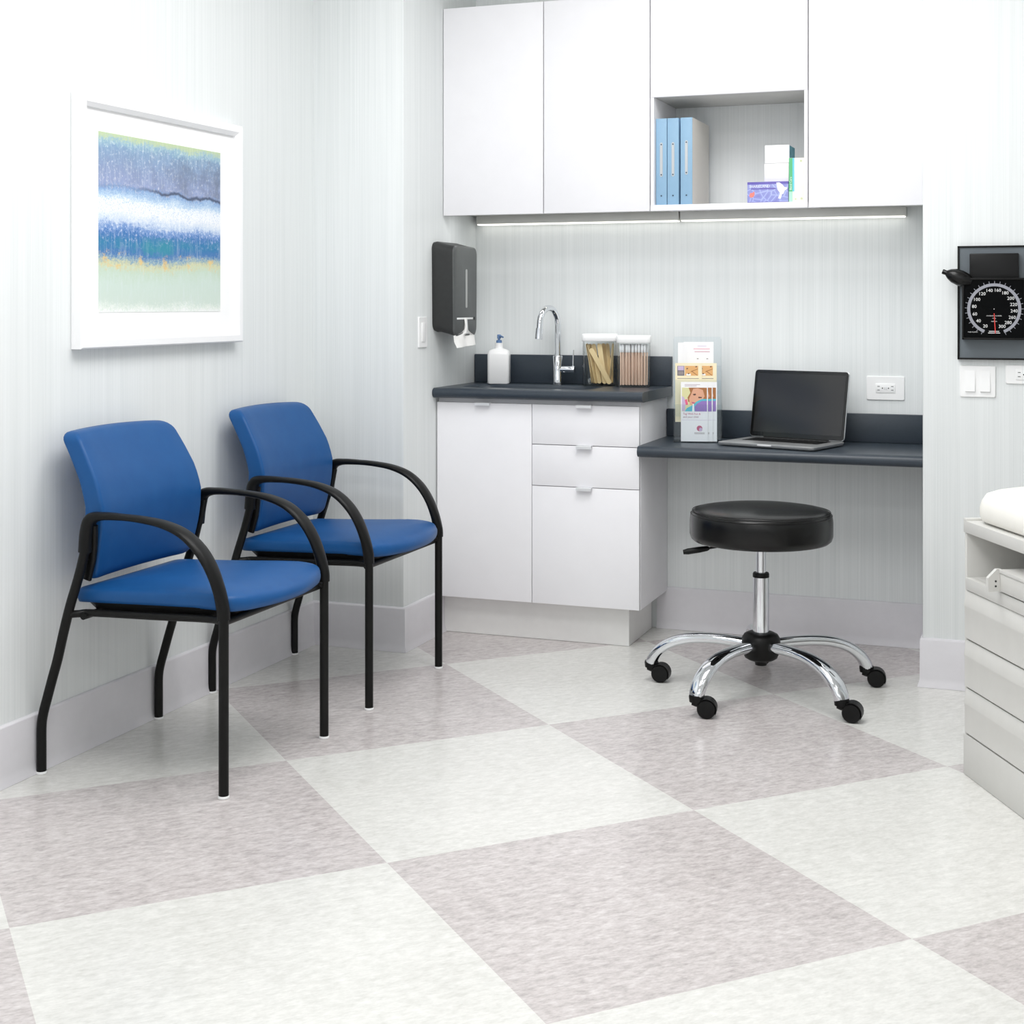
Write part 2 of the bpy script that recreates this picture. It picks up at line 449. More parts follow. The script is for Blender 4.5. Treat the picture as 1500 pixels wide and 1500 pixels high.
# ------------------------------------------------------------------ framed painting
def art_mat():
    m = mat('abstract_seascape', (200, 210, 220), .7, spec=.2); t = NT(m)
    tc = t.n('ShaderNodeTexCoord'); s = t.n('ShaderNodeSeparateXYZ'); t.l(tc.outputs['Object'], s.inputs[0])
    y = s.outputs[1]; z = s.outputs[2]
    P = tc.outputs['Object']
    low = t.noise(P, 5, 4, .6)
    hs = t.noise(t.comb(0., t.math('MULTIPLY', y, 14.), t.math('MULTIPLY', z, 60.)), 1, 6, .7)
    vs = t.noise(t.comb(3., t.math('MULTIPLY', y, 90.), t.math('MULTIPLY', z, 14.)), 1, 4, .7)
    gr = t.noise(P, 90, 5, .75)
    v = t.math('DIVIDE', z, .495)
    gr2 = t.noise(P, 240, 3, .7)
    v = t.math('ADD', v, t.math('MULTIPLY', t.math('SUBTRACT', low, .5), .11))
    v = t.math('ADD', v, t.math('MULTIPLY', t.math('SUBTRACT', gr, .5), .10))
    v = t.math('ADD', v, t.math('MULTIPLY', t.math('SUBTRACT', gr2, .5), .09))
    v = t.math('ADD', v, t.math('MULTIPLY', t.math('SUBTRACT', hs, .5), .06))
    C = lambda *c: s2l(c)
    base = t.ramp(v, [(0., C(240, 242, 240)), (.02, C(226, 234, 226)), (.06, C(206, 220, 210)), (.16, C(204, 220, 210)), (.24, C(196, 214, 196)), (.275, C(208, 208, 168)), (.305, C(150, 176, 186)),
                      (.335, C(78, 122, 178)), (.39, C(58, 126, 172)), (.44, C(74, 120, 180)), (.475, C(120, 152, 204)), (.51, C(206, 218, 234)), (.56, C(238, 240, 243)), (.615, C(236, 240, 244)), (.65, C(178, 204, 228)),
                      (.69, C(128, 160, 204)), (.72, C(150, 162, 198)), (.80, C(140, 156, 190)), (.92, C(134, 162, 192)), (.96, C(156, 188, 200)), (.985, C(188, 204, 166))])
    c = t.mix(t.math('MULTIPLY', t.ramp(vs, [(.50, (0, 0, 0)), (.72, (1, 1, 1))]), .30), base, C(226, 233, 240))
    spk = t.ramp(gr2, [(.54, (0, 0, 0)), (.62, (1, 1, 1))])
    c = t.mix(t.math('MULTIPLY', t.math('MULTIPLY', spk, t.ramp(v, [(.42, (0, 0, 0)), (.50, (1, 1, 1)), (.66, (1, 1, 1)), (.74, (0, 0, 0))])), .55), c, C(150, 182, 222))
    spw = t.ramp(gr, [(.54, (0, 0, 0)), (.66, (1, 1, 1))])
    c = t.mix(t.math('MULTIPLY', t.math('MULTIPLY', spw, t.ramp(v, [(.36, (0, 0, 0)), (.44, (1, 1, 1)), (.95, (1, 1, 1)), (1., (0, 0, 0))])), .45), c, C(240, 242, 245))
    dn = t.noise(t.comb(7., t.math('MULTIPLY', y, 17.), t.math('MULTIPLY', z, 22.)), 1, 4, .7)
    dab = t.math('MULTIPLY', t.ramp(dn, [(.54, (0, 0, 0)), (.62, (1, 1, 1))]), t.ramp(v, [(.23, (0, 0, 0)), (.275, (1, 1, 1)), (.315, (1, 1, 1)), (.35, (0, 0, 0))]))
    c = t.mix(t.math('MULTIPLY', dab, .8), c, C(228, 196, 128))
    wn = t.noise(P, 11, 5, .75)
    wash = t.math('MULTIPLY', t.ramp(wn, [(.42, (0, 0, 0)), (.66, (1, 1, 1))]), t.ramp(v, [(.69, (0, 0, 0)), (.72, (1, 1, 1)), (.88, (1, 1, 1)), (.95, (0, 0, 0))]))
    c = t.mix(t.math('MULTIPLY', wash, t.ramp(t.math('DIVIDE', y, .62), [(.2, (.15, .15, .15)), (.9, (.9, .9, .9))])), c, C(112, 122, 142))
    teal = t.math('MULTIPLY', t.ramp(low, [(.46, (0, 0, 0)), (.62, (1, 1, 1))]), t.ramp(v, [(.34, (0, 0, 0)), (.37, (.7, .7, .7)), (.42, (.7, .7, .7)), (.45, (0, 0, 0))]))
    c = t.mix(teal, c, C(62, 146, 160))
    vl = t.math('ADD', t.math('ADD', t.math('DIVIDE', z, .495), t.math('MULTIPLY', t.math('SUBTRACT', low, .5), .11)), t.math('MULTIPLY', t.math('SUBTRACT', wn, .5), .05))
    line = t.math('MULTIPLY', t.ramp(vl, [(.690, (0, 0, 0)), (.698, (1, 1, 1)), (.706, (1, 1, 1)), (.716, (0, 0, 0))]), t.ramp(t.math('DIVIDE', y, .62), [(.25, (.15, .15, .15)), (.5, (.9, .9, .9))]))
    c = t.mix(line, c, C(78, 86, 108))
    t.l(c, t.b.inputs['Base Color'])
    return m
pf = thing('framed_painting', 'abstract blue seascape print in a white frame on the left wall above the chairs', 'picture', (XL, 3.240, 1.088))
FY, FZ, FD, FW = .83, .69, .034, .034
bm = B()
pr = [(0, 0), (FD-.004, 0), (FD, .004), (FD, FW-.012), (FD-.010, FW), (FD-.022, FW), (0, FW)]   # (depth, inward)
loft(bm, [[(d+.001, i, i) for d, i in pr], [(d+.001, FY-i, i) for d, i in pr], [(d+.001, FY-i, FZ-i) for d, i in pr], [(d+.001, i, FZ-i) for d, i in pr], [(d+.001, i, i) for d, i in pr]], cap=False)
bmesh.ops.remove_doubles(bm, verts=bm.verts[:], dist=1e-5)
finish('frame', bm, FRAMEM, pf)
bm = B(); box(bm, .004, .016, FW-.006, FY-FW+.006, FW-.006, FZ-FW+.006); finish('mat_board', bm, MATB, pf)
bm = B(); box(bm, 0, .0012, 0, .622, 0, .497); finish('artwork', bm, art_mat(), pf, (.016, .098, .098))

# ------------------------------------------------------------------ upper cabinets
YF, ZB, ZT = 4.952, 1.535, 2.30
def wall_cabinet(x0, x1, label):
    t = thing('wall_cabinet', label, 'cabinet', ((x0+x1)/2, YB, ZB), 0, 'white wall cabinets above the counter')
    w = (x1-x0)/2-.0008
    bm = B(); box(bm, -w, w, YF+.019-YB, -.002, .015, ZT-ZB, .001); finish('body', bm, UNDER, t)
    bm = B(); box(bm, -w, w, YF-YB, YF+.0175-YB, 0, ZT-ZB, .0015); finish('door', bm, WHITE, t)
    return t
wall_cabinet(-2.103, -1.712, 'white wall cabinet at the left end, above the towel dispenser')
wall_cabinet(-1.710, -1.316, 'white wall cabinet between the leftmost cabinet and the open shelf of binders')
wall_cabinet(-.764, -.378, 'white wall cabinet right of the open shelf, ending at the right wall')
op = thing('open_shelf_unit', 'white open wall shelf holding blue binders and boxes, between two cabinets', 'shelf', (-1.04, YB, ZB))
xw = .2735
bm = B(); box(bm, -xw, xw, YF-YB, YF-YB+.02, 0, .021, .001); box(bm, -xw, xw, YF-YB+.0195, -.003, .015, .021); finish('bottom_shelf', bm, WHITE, op)
for s, nm in ((-1, 'side_panel'), (1, 'side_panel')):
    bm = B(); box(bm, s*xw if s < 0 else xw-.012, -xw+.012 if s < 0 else xw, YF-YB+.002, -.003, .0215, .40, .001); finish(nm, bm, WHITE, op)
bm = B(); box(bm, -xw+.0125, xw-.0125, -.012, -.003, .0215, .40); finish('back_panel', bm, WALL, op)
bm = B(); box(bm, -xw, xw, YF-YB+.019, -.003, .4005, ZT-ZB, .001); finish('upper_box', bm, UNDER, op)
bm = B(); box(bm, -xw, xw, YF-YB, YF-YB+.0185, .3985, ZT-ZB, .0015); finish('lift_door', bm, WHITE, op)
for x0, x1, lb in ((-2.085, -1.283, 'slim led light bar under the wall cabinets, left one'), (-1.277, -.470, 'slim led light bar under the wall cabinets, right one')):
    t = thing('light_bar', lb, 'light', ((x0+x1)/2, 5.262, ZB), 0, 'light bars under the wall cabinets')
    h = (x1-x0)/2
    bm = B(); box(bm, -h, h, -.024, .0226, -.017, .01495, .001); finish('housing', bm, UNDER, t)
    bm = B(); box(bm, -h+.004, h-.004, -.0255, .012, -.0215, -.0172, .0015); finish('diffuser', bm, LED, t)

# ------------------------------------------------------------------ base cabinet, worktops
bc = thing('base_cabinet', 'white base cabinet with one door and three drawers under the sink counter', 'cabinet', (-1.719, YB, 0))
X0, X1, YD = -2.101+1.719, -1.336+1.719, 4.888-YB
bm = B(); box(bm, X0, X1, YD+.0195, -.003, .142, .8675, .001); finish('body', bm, WHITE, bc)
bm = B(); box(bm, X0+.004, -1.392+1.719, YD+.066, -.02, .001, .1415); finish('toe_kick', bm, KICK, bc)
XM = -1.7325+1.719
def front(nm, x0, x1, z0, z1):
    bm = B(); box(bm, x0+.0012, x1-.0012, YD, YD+.019, z0+.0012, z1-.0012, .0012); o = finish(nm, bm, WHITE, bc)
    xc = (x0+x1)/2
    bm = B()
    prof = [(YD+.004, z1+.0012), (YD-.017, z1+.0012), (YD-.019, z1-.001), (YD-.019, z1-.010), (YD-.0165, z1-.010), (YD-.0165, z1-.0012), (YD+.004, z1-.0012)]
    loft(bm, [[(xc-.028, y, z) for y, z in prof], [(xc+.028, y, z) for y, z in prof]])
    h = finish('handle', bm, HAND, o); h['label'] = 'small pale tab pull on the top edge'
front('door', X0, XM, .142, .853)
front('drawer', XM, X1, .709, .853)
front('drawer', XM, X1, .562, .709)
front('drawer', XM, X1, .142, .562)

def nosed_slab(bm, x0, x1, yf, yb, z0, z1):
    r = (z1-z0)/2; prof = []
    for k in range(9):
        a = radians(-90+180*k/8); prof.append((yf+r-r*cos(a), (z0+z1)/2+r*sin(a)))
    prof += [(yb, z1), (yb, z0)]
    loft(bm, [[(x0, y, z) for y, z in prof], [(x1, y, z) for y, z in prof]])
CZ = .904
wt = thing('sink_worktop', 'dark slate sink counter with moulded basin on the base cabinet', 'countertop', (-1.719, YB, 0))
x0, x1 = -2.103+1.719, -1.316+1.719
# slab with basin opening: front nosing strip, side pieces, back piece
sx0, sx1, sy0, sy1 = -2.03+1.719, -1.545+1.719, 4.955-YB, 5.165-YB
bm = B(); nosed_slab(bm, x0, x1, 4.850-YB, 4.93-YB, CZ-.036, CZ)
N = 5
outer = []; inner = []
def ring_rect(xa, xb, ya, yb_, z, r, n=6): return [(x, y, z) for x, y in rrect((xb-xa)/2, (yb_-ya)/2, r, n, (xa+xb)/2, (ya+yb_)/2)]
ro = ring_rect(x0, x1, 4.93-YB, -.003, CZ, .0005)
def mk(r): return [bm.verts.new(p) for p in r]
def bridge(a, b):
    for i in range(len(a)):
        j = (i+1) % len(a); bm.faces.new((a[i], a[j], b[j], b[i]))
O = mk(ro); I = mk(ring_rect(sx0-.012, sx1+.012, sy0-.012, sy1+.012, CZ, .055)); bridge(O, I)
Ob = mk([(p[0], p[1], CZ-.036) for p in ro]); bridge(Ob, O)
I2 = mk(ring_rect(sx0-.012, sx1+.012, sy0-.012, sy1+.012, CZ-.036, .055)); bridge(Ob, I2)
finish('slab', bm, SLATE, wt, sharp=50)
bm = B()
rs = [ring_rect(sx0-.012, sx1+.012, sy0-.012, sy1+.012, CZ, .055), ring_rect(sx0-.004, sx1+.004, sy0-.004, sy1+.004, CZ-.004, .050), ring_rect(sx0, sx1, sy0, sy1, CZ-.014, .046),
      ring_rect(sx0+.006, sx1-.006, sy0+.006, sy1-.006, CZ-.028, .044)]
R = loft(bm, rs, cap=False); 
R2 = [bm.verts.new(p) for p in ring_rect(sx0+.012, sx1-.012, sy0+.012, sy1-.012, CZ-.0335, .04)]
for i in range(len(R2)):
    j = (i+1) % len(R2); bm.faces.new((R[-1][i], R[-1][j], R2[j], R2[i]))
bm.faces.new(R2)
finish('basin', bm, SLATE, wt, sharp=60)
bm = B(); box(bm, x0, x1, -.022, -.0004, CZ+.0002, 1.014, .003); finish('backsplash', bm, SLATE, wt)
DZ = .718
dk = thing('desk_worktop', 'dark slate writing counter under the laptop, between cabinet and right wall', 'countertop', (-.855, YB, 0))
x0, x1 = -1.3345+.855, -.3775+.855
bm = B(); nosed_slab(bm, x0, x1, 4.848-YB, -.0004, DZ-.038, DZ); finish('slab', bm, SLATE, dk, sharp=50)
bm = B(); box(bm, x0, x1, -.022, -.0004, DZ+.0002, .820, .003); finish('backsplash', bm, SLATE, dk)

# ------------------------------------------------------------------ faucet
fc = thing('faucet', 'tall chrome gooseneck faucet standing behind the sink', 'faucet', (-1.742, 5.208, CZ))
bm = B(); lathe(bm, [(.0205, .0005), (.0205, .004), (.018, .0045), (.018, .108), (.0165, .110)], seg=32); finish('base', bm, CHROME, fc)
bm = B()
cr = .062
pts = [(0, 0, .108), (0, 0, .16), (0, 0, .215)]+[(0, -cr+cr*cos(radians(a)), .228+cr*sin(radians(a))) for a in range(0, 181, 12)]
e = pts[-1]; pts += [(0, e[1]-.003, e[2]-.02)]
pts = [Matrix.Rotation(radians(-14), 3, 'Z') @ Vector(p) for p in pts]
sweep(bm, pts, .0115, ref=(cos(radians(-14)), sin(radians(-14)), 0), seg=20); finish('spout', bm, CHROME, fc)
bm = B(); d = (pts[-1]-pts[-2]).normalized(); sweep(bm, [pts[-1]-d*.006, pts[-1]+d*.034], .0138, ref=(cos(radians(-14)), sin(radians(-14)), 0), seg=20); finish('nozzle', bm, CHROME, fc)
bm = B(); lathe(bm, [(.0125, .012), (.0125, .052), (.0135, .053), (.0135, .066), (.012, .068)], seg=24, axis='x', origin=(0, 0, .058))
finish('valve', bm, CHROME, fc)
bm = B(); sweep(bm, [(.061, -.001, .066), (.0615, -.001, .10), (.0625, -.001, .132)], .0026, ref=(1, 0, 0), seg=10); finish('handle', bm, CHROME, fc)

# ------------------------------------------------------------------ soap bottle
sb = thing('soap_bottle', 'white square pump bottle with blue-grey nozzle on the sink counter', 'bottle', (-1.978, 5.205, CZ), radians(14))
bm = B()
lv = [(.039, 0.0005, .010), (.042, .004, .012), (.042, .110, .012), (.0405, .120, .014), (.035, .128, .016), (.024, .133, .016), (.016, .135, .0155), (.0150, .137, .0148), (.0150, .156, .0148)]
loft(bm, [[(x, y, z) for x, y in rrect(w, w*.82 if z < .13 else w, r, 6)] for w, z, r in lv]); finish('body', bm, SOAPW, sb, sharp=50)
bm = B(); lathe(bm, [(.011, .1562), (.011, .166), (.0045, .167), (.0045, .172), (.0075, .173), (.0075, .186), (.006, .188)], seg=20)
sweep(bm, [(0, 0, .181), (.010, -.012, .181), (.018, -.022, .178)], [(.0045, .0045), (.004, .004), (.003, .003)], ref=(0, 0, 1), seg=10)
finish('pump', bm, PUMP, sb)

# ------------------------------------------------------------------ jars with contents
JR = radians(13)
def jar(loc, label, w, d, h):
    t = thing('storage_jar', label, 'jar', loc, JR, 'clear canisters on the counter')
    bm = B()
    def rg(k, z, r): return [(x, y, z) for x, y in rrect(w-k, d-k, r, 5)]
    loft(bm, [rg(.0045, .004, .012), rg(.003, .008, .013), rg(.003, h, .013), rg(0, h, .014), rg(0, .004, .014), rg(.003, .0005, .012)], cap=True)
    finish('jar_body', bm, JARG, t, sharp=60)
    bm = B()
    loft(bm, [rg(-.003, h+.0005, .016), rg(-.004, h+.002, .017), rg(-.004, h+.024, .017), rg(-.002, h+.0275, .016), rg(.004, h+.028, .012)])
    finish('lid', bm, LIDW, t, sharp=60)
    return t
J1 = (-1.575, 5.205, CZ); J2 = (-1.4325, 5.165, CZ)
jar(J1, 'clear canister of wooden tongue depressors with white lid, beside the faucet', .062, .045, .166)
jar(J2, 'clear canister of cotton swabs with white lid, nearest the brochure holder', .059, .045, .162)
def stick_mesh():
    bm = B(); L, w, th = .150, .0088, .0009
    pts = [(w*cos(radians(a)), L-w+w*sin(radians(a))) for a in range(0, 181, 20)]+[(-w*cos(radians(a)), w-w*sin(radians(a))) for a in range(0, 181, 20)]
    slab_outline(bm, pts, lambda x, z: (x, -th, z), lambda x, z: (x, th, z)); return bm
st = None
GS = 'tongue depressors in the canister'; LS = 'wooden tongue depressor standing in the clear canister beside the faucet'
# (x at foot, y, lean about Y (deg, + leans right), turn about z)
lay = [(-.022, -.006, -11, 78), (-.013, -.018, -11, 62), (.040, -.0345, -29, 3), (.020, -.026, -8, 8), (.000, -.014, -9, 28), (.036, .000, 5, 72), (.040, .012, -5, 50), (.047, .022, 0, 84), (.026, .026, -6, 22), (-.008, .020, -12, 42), (.012, .010, -7, 60), (-.030, .012, -7, 80)]
RJ = Matrix.Rotation(JR, 3, 'Z')
for k, (x, y, ln, tz) in enumerate(lay):
    if st is None:
        st = finish('tongue_depressor', stick_mesh(), WOOD); o = st
    else:
        o = st.copy(); COL.objects.link(o)
    o.location = Vector(J1)+RJ @ Vector((x, y, .0085))
    o.rotation_euler = (RJ @ Matrix.Rotation(radians(ln), 3, 'Y') @ Matrix.Rotation(radians(tz), 3, 'Z')).to_euler()
    tag(o, LS, 'tongue depressor', GS)
sw = None
GW = 'cotton swabs in the canister'; LW = 'cotton swab with wooden stick in the clear canister by the brochure holder'
k = 0
for row in range(4):
    for i in range(9):
        x = -.0475+.0112*i+(.0056 if row % 2 else 0); y = -.032+.019*row
        x, y = (RJ @ Vector((x, y, 0)))[:2]
        if sw is None:
            sw = thing('cotton_swab', LW, 'cotton swab', (0, 0, 0), 0, GW); r = sw
            bm = B(); sweep(bm, [(0, 0, 0), (0, 0, .07), (0, 0, .136)], .0024, ref=(1, 0, 0), seg=8); finish('stick', bm, SWABW, sw)
            bm = B(); lathe(bm, [(.0018, .118), (.0040, .122), (.0048, .132), (.0046, .142), (.003, .148), (.0005, .150)], seg=10); finish('cotton_tip', bm, COTTON, sw)
            sw.location = (J2[0]+x, J2[1]+y, J2[2]+.0085)
        else:
            r = dup(sw, (J2[0]+x+random.uniform(-.0012, .0012), J2[1]+y+random.uniform(-.002, .002), J2[2]+.0085), LW, GW)
        r.rotation_euler = (radians(random.uniform(-.7, .7)), radians(random.uniform(-.8, .8)), 0) if k else (0, 0, 0)
        k += 1

# ------------------------------------------------------------------ towel dispenser (on the side of the left column)
td = thing('towel_dispenser', 'dark grey paper towel dispenser on the side wall above the sink', 'dispenser', (XC, 4.968, 1.25))
bm = B(); w = .118
prof = [(.0005, w, .185, .150), (.012, w+.001, .187, .152), (.022, w, .184, .148), (.060, w-.003, .174, .150), (.0795, w-.005, .171, .152), (.0845, w-.007, .169, .150), (.0868, w-.011, .165, .146)]
rings = []
for x, hw, zt, zbn in prof:
    pts = rrect(hw, (zt+zbn)/2, .026, 6, 0, (zt-zbn)/2)
    ring = []
    for y, z in pts:
        f = max(0, (-.07-z)/.1); y2 = y*(1-.075*f)
        ring.append((x, y2, z-(.0 if z > -.1 else (x-.05)*.22)))
    rings.append(ring)
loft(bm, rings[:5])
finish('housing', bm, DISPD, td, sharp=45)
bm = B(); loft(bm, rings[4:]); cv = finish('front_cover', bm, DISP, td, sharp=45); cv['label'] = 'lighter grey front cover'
bm = B(); loft(bm, [[(x, y, z) for y, z in rrect(.0085, .071, .006, 5, .004, .016)] for x in (.080, .0872)]); finish('window_strip', bm, DISPS, td)
bm = B(); box(bm, .082, .0874, -.088, .068, -.098, -.091, .001); finish('slot_bar', bm, PLATE, td)
bm = B(); lathe(bm, [(.006, .080), (.006, .0874)], seg=16, axis='x', origin=(0, .082, -.0945)); finish('lock', bm, SLOT, td)
bm = B(); slab_outline(bm, [(-.010, -.098), (-.014, -.132), (-.030, -.1505), (.030, -.1505), (.018, -.132), (.012, -.098)], lambda y, z: (.080, y, z), lambda y, z: (.0872, y, z)); finish('paper_gap', bm, PLATE2, td)
bm = B()
grid = []
for i, (z, hwid, xo) in enumerate([(-.093, .010, .0885), (-.118, .011, .0895), (-.134, .016, .090), (-.148, .045, .089), (-.156, .090, .086), (-.175, .092, .090), (-.196, .092, .098)]):
    grid.append([(xo+.004*sin(k*1.3+i), -.010+hwid*(-1+2*k/8)-.008*(i > 3), z-.004*(i > 4)*(k-4)/4*-1) for k in range(9)])
def thick_sheet(bm, grid, off):
    a = [[bm.verts.new(p) for p in r] for r in grid]; b = [[bm.verts.new(tuple(Vector(p)+Vector(off))) for p in r] for r in grid]
    n, m = len(grid), len(grid[0])
    for i in range(n-1):
        for j in range(m-1):
            bm.faces.new((a[i][j], a[i][j+1], a[i+1][j+1], a[i+1][j])); bm.faces.new((b[i][j], b[i+1][j], b[i+1][j+1], b[i][j+1]))
    for i in range(n-1):
        bm.faces.new((a[i][0], a[i+1][0], b[i+1][0], b[i][0])); bm.faces.new((a[i][m-1], b[i][m-1], b[i+1][m-1], a[i+1][m-1]))
    for j in range(m-1):
        bm.faces.new((a[0][j], b[0][j], b[0][j+1], a[0][j+1])); bm.faces.new((a[n-1][j], a[n-1][j+1], b[n-1][j+1], b[n-1][j]))
thick_sheet(bm, grid, (-.001, 0, 0)); finish('paper_towel', bm, PAPER, td)

# ------------------------------------------------------------------ switches and outlets
def plate_front(t, w, h):     # plate in local XZ facing -Y, centred
    bm = B(); rs = []
    for k, y in ((0, -.0005), (0, -.003), (.002, -.0055)):
        rs.append([(x, y, z) for x, z in rrect(w-k, h-k, .004, 3)])
    loft(bm, rs); finish('cover_plate', bm, PLATE, t)
ls = thing('light_switch', 'white single rocker switch on the side wall left of the dispenser', 'switch', (XC, 4.7625, 1.108), pi/2)
plate_front(ls, .037, .055)
bm = B(); box(bm, -.0165, .0165, -.0085, -.0054, -.034, .034, .001); finish('rocker', bm, PLATE, ls)
ds = thing('light_switch', 'white double rocker switch plate on the right wall below the pressure gauge', 'switch', (-.210, YR, .9675))
plate_front(ds, .0535, .0495)
for x in (-.0225, .0225):
    bm = B()
    loft(bm, [[(x+sx*.0145, y, z) for y, z in ((-.0054, -.033), (-.0115, -.031), (-.006, .033), (-.0054, .033))] for sx in (-1, 1)]); finish('rocker', bm, PLATE, ds)
def outlet(loc, label, w=.0655, h=.0425):
    t = thing('wall_outlet', label, 'outlet', loc)
    plate_front(t, w, h)
    bm = B(); box(bm, -.034, .034, -.0078, -.0054, -.0165, .0165, .001); finish('receptacle', bm, PLATE, t)
    bm = B()
    for s in (-1, 1):
        for z in (-.0065, .0065): box(bm, s*.0185+s*.005-.004, s*.0185+s*.005+.004, -.0083, -.0077, z-.001, z+.001)
        lathe(bm, [(.0022, -.0004), (.0022, .0003)], seg=10, axis='y', origin=(s*.0185-s*.008 if s < 0 else .0105, -.008, 0))
    finish('socket_slots', bm, SLOT, t)
    bm = B(); box(bm, -.005, -.001, -.0088, -.0077, -.005, .005, .0005); box(bm, .001, .005, -.0088, -.0077, -.005, .005, .0005); finish('test_buttons', bm, PLATE2, t)
    return t
outlet((-.544, YB, .911), 'white horizontal outlet plate on the back wall right of the laptop')
outlet((-.064, YR, .991), 'white horizontal outlet plate cut by the right edge, beside the double switch', .064, .0295)

# ------------------------------------------------------------------ wall blood pressure gauge
sp_ = thing('blood_pressure_gauge', 'black wall-mounted blood pressure gauge with round dial and rubber bulb', 'blood pressure gauge', (-.160, YR, 1.213))
GB = mat('gauge_board_grey', (98, 106, 112), .4); GK = mat('gauge_black', (11, 11, 12), .4, spec=.25); GF = mat('gauge_face_black', (4, 5, 6), .4, spec=.06)
GR = mat('dial_ring_grey', (150, 151, 160), .4); GW_ = mat('dial_white', (236, 236, 236), .5); RED = mat('needle_red', (226, 62, 52), .4)
bm = B(); box(bm, -.1095, .1095, -.016, -.001, -.177, .177); box(bm, -.1095, .1095, -.022, -.015, -.177, -.1715, .001); box(bm, -.1095, .1095, -.022, -.015, .1715, .177, .001)
box(bm, -.1095, -.1035, -.022, -.015, -.177, .177, .001); box(bm, .1035, .1095, -.022, -.015, -.177, .177, .001); finish('frame', bm, GK, sp_)
bm = B(); box(bm, -.1034, .1034, -.0175, -.0155, -.1714, .1714); finish('board', bm, GB, sp_)
bm = B(); box(bm, -.072, .072, -.050, -.0176, .05, .152, .003); finish('cuff_holder', bm, GK, sp_)
gd = B(); box(gd, -.0935, .0935, -.058, -.0176, -.114, .076, .002)
box(gd, -.0935, .0935, -.064, -.0575, -.114, -.108, .001); box(gd, -.0935, .0935, -.064, -.0575, .070, .076, .001); box(gd, -.0935, -.0875, -.064, -.0575, -.114, .076, .001); box(gd, .0875, .0935, -.064, -.0575, -.114, .076, .001)
gd = finish('gauge_housing', gd, BLACKP, sp_)
bm = B(); box(bm, -.0874, .0874, -.0592, -.0582, -.1079, .0699); finish('dial_face', bm, GF, gd)
DC = (.0005, -.0600, -.0195)
bm = B(); a0, a1 = -90-22.5, -90-337.5
def arc(r, n=72): return [(DC[0]+r*cos(radians(a0+(a1-a0)*k/n)), DC[2]+r*sin(radians(a0+(a1-a0)*k/n))) for k in range(n+1)]
o_, i_ = arc(.0790), arc(.0700)
loft(bm, [[(o_[k][0], DC[1], o_[k][1]), (i_[k][0], DC[1], i_[k][1]), (i_[k][0], DC[1]+.0008, i_[k][1]), (o_[k][0], DC[1]+.0008, o_[k][1])] for k in range(73)])
for k in range(29):
    a = radians(-90-26+(-360+50)*k/28); u = Vector((cos(a), 0, sin(a))); v = Vector((-sin(a), 0, cos(a)))*.0008
    c0 = Vector(DC)+u*.0785; c1 = Vector(DC)+u*.0860; th = Vector((0, .0008, 0))
    loft(bm, [[c0-v, c0+v, c0+v+th, c0-v+th], [c1-v, c1+v, c1+v+th, c1-v+th]])
finish('dial_ring', bm, GR, gd, sharp=20)
bm = B()
for n, dg in zip(range(20, 301, 20), (26, 51, 74.5, 97.5, 120, 143, 166, 190, 213, 236, 256.5, 276, 296, 315.5, 336.5)):
    a = radians(-90-dg); text_bm(bm, str(n), .0142, facing_front(DC[0]+.0585*cos(a), DC[1]+.0002, DC[2]+.0585*sin(a)), ext=.0004)
text_bm(bm, 'SPHYGMOMANOMETER', .0042, facing_front(DC[0], DC[1]+.0002, DC[2]-.021))
text_bm(bm, 'mmHg', .0040, facing_front(DC[0], DC[1]+.0002, DC[2]-.028)); text_bm(bm, 'ANEROID', .0040, facing_front(DC[0], DC[1]+.0002, DC[2]-.038))
text_bm(bm, 'MADE IN JAPAN', .0040, facing_front(-.062, DC[1]+.0002, DC[2]-.071))
for w_, z_ in ((.015, -.0685), (.0175, -.0735)): box(bm, DC[0]-w_, DC[0]+w_, DC[1]-.0001, DC[1]+.0006, DC[2]+z_-.0010, DC[2]+z_+.0010)
lathe(bm, [(.0013, -.0003), (.0013, .0006)], seg=10, axis='y', origin=DC)
finish('dial_markings', bm, GW_, gd)
bm = B(); slab_outline(bm, [(-.0009, -.013), (.0012, -.013), (.0052, -.0745), (.0027, -.0745)], lambda x, z: (DC[0]+x, DC[1]-.0012, DC[2]+z), lambda x, z: (DC[0]+x, DC[1]-.0024, DC[2]+z)); finish('needle', bm, RED, gd)
bm = B(); ax = Vector((-.90, -.05, .36)).normalized()
c = Vector((-.108, -.052, .080)); pr_ = [(-.050, .006), (-.044, .014), (-.030, .0215), (-.010, .025), (.012, .0225), (.026, .016), (.034, .0095), (.036, .0075), (.046, .0080), (.048, .0065)]
sweep(bm, [c+ax*a for a, r in pr_], [(r, r) for a, r in pr_], ref=(0, 1, 0), seg=24); finish('inflation_bulb', bm, VINYLK, sp_, sharp=50)

